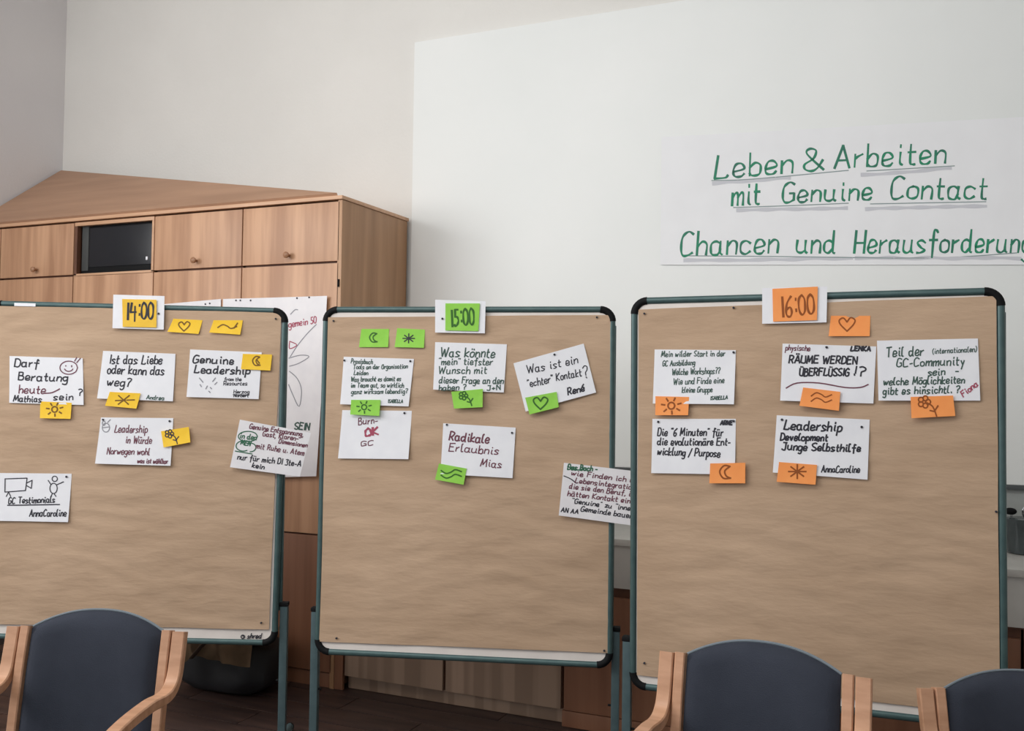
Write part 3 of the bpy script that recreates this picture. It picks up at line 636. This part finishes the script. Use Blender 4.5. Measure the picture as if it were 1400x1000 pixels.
# ---------------------------------------------------------------- flipchart sheets on the cupboard
SC = Surf(Matrix.Translation((0, -.002, 0)))
sheet('flipchart_sheet', SC, [(305, 409), (449, 405), (436, 651), (300, 655)], M_card2, 'flipchart sheet with curled top hanging on the cupboard between two boards', 'flipchart sheet', 'flipchart sheets on the cupboard', .006, .02, [
    (words('gemein 50', 396, 448, 434, 442, 5)+poly((397, 467), (407, 472), (397, 477), (397, 467)), M_inkr, 1.2),
    (poly((434, 444), (420, 458), (407, 474), (398, 488))+poly((396, 490), (412, 486), (424, 488), (410, 497), (397, 501))+poly((397, 508), (408, 518), (414, 534), (411, 556), (402, 540), (396, 526))+poly((398, 430), (404, 424), (408, 424)), M_inkl, 1.3, 'drawn_line'),
    (words('SEIN', 405, 587, 425, 588, 5), M_inkg, 1.8)], pins=[(323, 411), (329, 411), (343, 411), (407, 408), (424, 407)], nx=10, nz=10, side=.012)
sheet('flipchart_sheet', SC, [(170, 421), (302, 409), (296, 655), (172, 664)], M_card2, 'flipchart sheet whose top edge shows above the left board', 'flipchart sheet', 'flipchart sheets on the cupboard', .005, .01, [], pins=[(281, 416), (287, 415)], nx=6, nz=8)

# ---------------------------------------------------------------- bag and coat on the floor behind the left board
p0 = at_height(305, 952, 0)
bag = empty('holdall', (p0.x-.06, p0.y+.12, 0), 'black soft holdall on the floor behind the left board', 'bag')
bm = bmesh.new(); bmesh.ops.create_uvsphere(bm, u_segments=32, v_segments=20, radius=1)
for v in bm.verts:
    c = v.co.copy(); s = lambda t: math.copysign(abs(t)**.6, t)
    d = 1+.08*noise.noise(c*2.3)
    v.co = Vector((s(c.x)*.30*d, s(c.y)*.16*d, .15+s(c.z)*.15*d))
link('body', bm, M_bag, bag, True)
for sy in (-.06, .07):
    bm = bmesh.new(); tube(bm, [Vector((-.12+.24*i/12, sy, .24+.10*math.sin(math.pi*i/12))) for i in range(13)], .01, 8); link('handle', bm, M_bag, bag, True)
bm = bmesh.new(); tube(bm, [Vector((-.30-.06*math.sin(math.pi*i/12), -.05, .02+.3*i/12)) for i in range(13)]+[Vector((-.2, -.05, .33))], .012, 8); link('shoulder_strap', bm, M_bag, bag, True)
ct_ = empty('coat', (p0.x+.03, p0.y+.06, .30), 'folded brown canvas coat lying on the black holdall', 'coat')
bm = bmesh.new(); g = []
for j in range(31):
    row = []
    for i in range(31):
        a = (i/30-.5); b = j/30
        if b < .5: yy, zz = -.22+(.0)*b, -.07+b*.24+.0
        else: yy, zz = -.22+(b-.5)*.6, .05
        yy += .03*noise.noise(Vector((a*7, b*2, 1)))+.02*math.sin(a*18+b*2); zz += .02*noise.noise(Vector((a*5, b*4, 5)))
        if j == 0: zz += .05*noise.noise(Vector((a*4, 0, 8)))-.05*min(0, a+.2)*-4
        row.append(bm.verts.new((a*.52*(1+.1*b), yy+.0, zz)))
    g.append(row)
for j in range(30):
    for i in range(30): bm.faces.new((g[j][i], g[j][i+1], g[j+1][i+1], g[j+1][i]))
bmesh.ops.solidify(bm, geom=bm.faces[:], thickness=.008); link('cloth', bm, M_cloth, ct_, True)
bm = bmesh.new(); tube(bm, [(-.06, -.262, -.06), (0, -.27, .0), (.06, -.255, .06)], .016, 8, True, 1, .4); link('belt', bm, M_clothd, ct_, True)

# ================================================================ CHAIRS
def chair(loc, rz, label, arc=.045):
    e = empty('armchair', Matrix.Translation(loc) @ Matrix.Rotation(rz, 4, 'Z'), label, 'chair', 'wooden armchairs with slate-blue upholstery')
    HW = .255; top = .865
    for sg in (-1, 1):
        def X(a, b): return (sg*a, sg*b) if sg > 0 else (sg*b, sg*a)
        bm = bmesh.new(); band(bm, [(.052, top), (.036, .80), (.020, .755), (-.012, .728), (-.06, .722), (-.14, .728), (-.28, .722), (-.39, .70), (-.445, .655), (-.462, .58), (-.468, .40), (-.475, .2), (-.485, .0)], *X(HW-.036, HW), .026)
        link('armrest', bm, M_chw, e, True)
        bm = bmesh.new(); band(bm, [(.055, top+.002), (.03, .76), (.0, .60), (-.012, .45), (.0, .25), (.045, .0)], *X(HW-.066, HW-.040), .032)
        link('leg', bm, M_chw, e, True)
        bm = bmesh.new(); band(bm, [(-.005, .40), (-.2, .405), (-.45, .41)], *X(HW-.064, HW-.038), .05); link('side_rail', bm, M_chw, e, True)
    for (y, z) in ((-.01, .40), (-.44, .41)):
        bx('cross_rail', M_chw, e, (-HW+.045, HW-.045, y-.012, y+.012, z-.03, z+.03), .003)
    # upholstered back: one cushion with an arched top
    hb = HW-.068; nx, nz = 22, 22; bm = bmesh.new(); F, Bk = [], []
    def back_y(z): return .055-(top-z)*.24 if z > .76 else (.03-(.76-z)*.18)
    for j in range(nz+1):
        rf, rb = [], []
        for i in range(nx+1):
            a = i/nx*2-1; b = j/nz
            zt = top-.002+arc*(1-abs(a)**2.2)
            z = .47+(zt-.47)*b
            edge = (max(0, 1-abs(a)**8))**.5*(max(0, 1-abs(2*b-1)**14))**.5
            y = back_y(z)+.012*(1-a*a)
            xx = a*(hb-.002+.0*b)
            rf.append(bm.verts.new((xx, y-.006-.024*edge, z))); rb.append(bm.verts.new((xx, y+.006+.016*edge, z)))
        F.append(rf); Bk.append(rb)
    for j in range(nz):
        for i in range(nx):
            bm.faces.new((F[j][i], F[j][i+1], F[j+1][i+1], F[j+1][i])); bm.faces.new((Bk[j][i], Bk[j+1][i], Bk[j+1][i+1], Bk[j][i+1]))
    for j in range(nz):
        bm.faces.new((F[j][0], F[j+1][0], Bk[j+1][0], Bk[j][0])); bm.faces.new((F[j][nx], Bk[j][nx], Bk[j+1][nx], F[j+1][nx]))
    for i in range(nx):
        bm.faces.new((F[0][i], Bk[0][i], Bk[0][i+1], F[0][i+1])); bm.faces.new((F[nz][i], F[nz][i+1], Bk[nz][i+1], Bk[nz][i]))
    bk = link('backrest', bm, M_fab, e, True)
    pts = [(a*(hb-.001), back_y(top+arc*(1-abs(a)**2.2))+.012*(1-a*a), top+arc*(1-abs(a)**2.2)+.0005) for a in [i/24*2-1 for i in range(25)]]
    bm = bmesh.new(); tube(bm, pts, .0035, 8); link('piping', bm, M_fabe, bk, True)
    # seat cushion
    bm = bmesh.new(); box(bm, -HW+.03, HW-.03, -.49, -.01, .43, .485, .0)
    bmesh.ops.bevel(bm, geom=bm.edges[:], offset=.022, segments=4, affect='EDGES'); link('seat', bm, M_fab, e, True)
    return e
def seat_chair(pl, pr, label):
    """pl, pr: tops of the two outer posts"""
    best = None
    for k in range(80):
        h = .80+k*.002; a = at_height(*pl, h); b = at_height(*pr, h); d = (b-a).length
        if best is None or abs(d-.51) < best[0]: best = (abs(d-.51), h, a, b)
    _, h, a, b = best
    dr = (b-a); rz = math.atan2(dr.y, dr.x); mid = (a+b)/2
    loc = Vector((mid.x, mid.y, 0))-Matrix.Rotation(rz, 3, 'Z') @ Vector((0, .055, 0))
    print('CHAIR', h, tuple(loc), rz, (b-a).length)
    e = chair(loc, rz, label); e.scale = (1, 1, h/.865); return e
seat_chair((13, 856), (256, 864), 'blue upholstered wooden armchair in front of the left board')
seat_chair((904, 890), (1193, 928), 'turned blue upholstered wooden armchair in front of the right board')
a = at_height(1254, 941, .83); rz = YAW-.02
b = a+Vector((math.cos(rz), math.sin(rz), 0))*.255
e3 = chair(Vector((b.x, b.y, 0))-Matrix.Rotation(rz, 3, 'Z') @ Vector((0, .055, 0)), rz, 'blue armchair cut off at the right picture edge')
e3.scale = (1, 1, .83/.865)
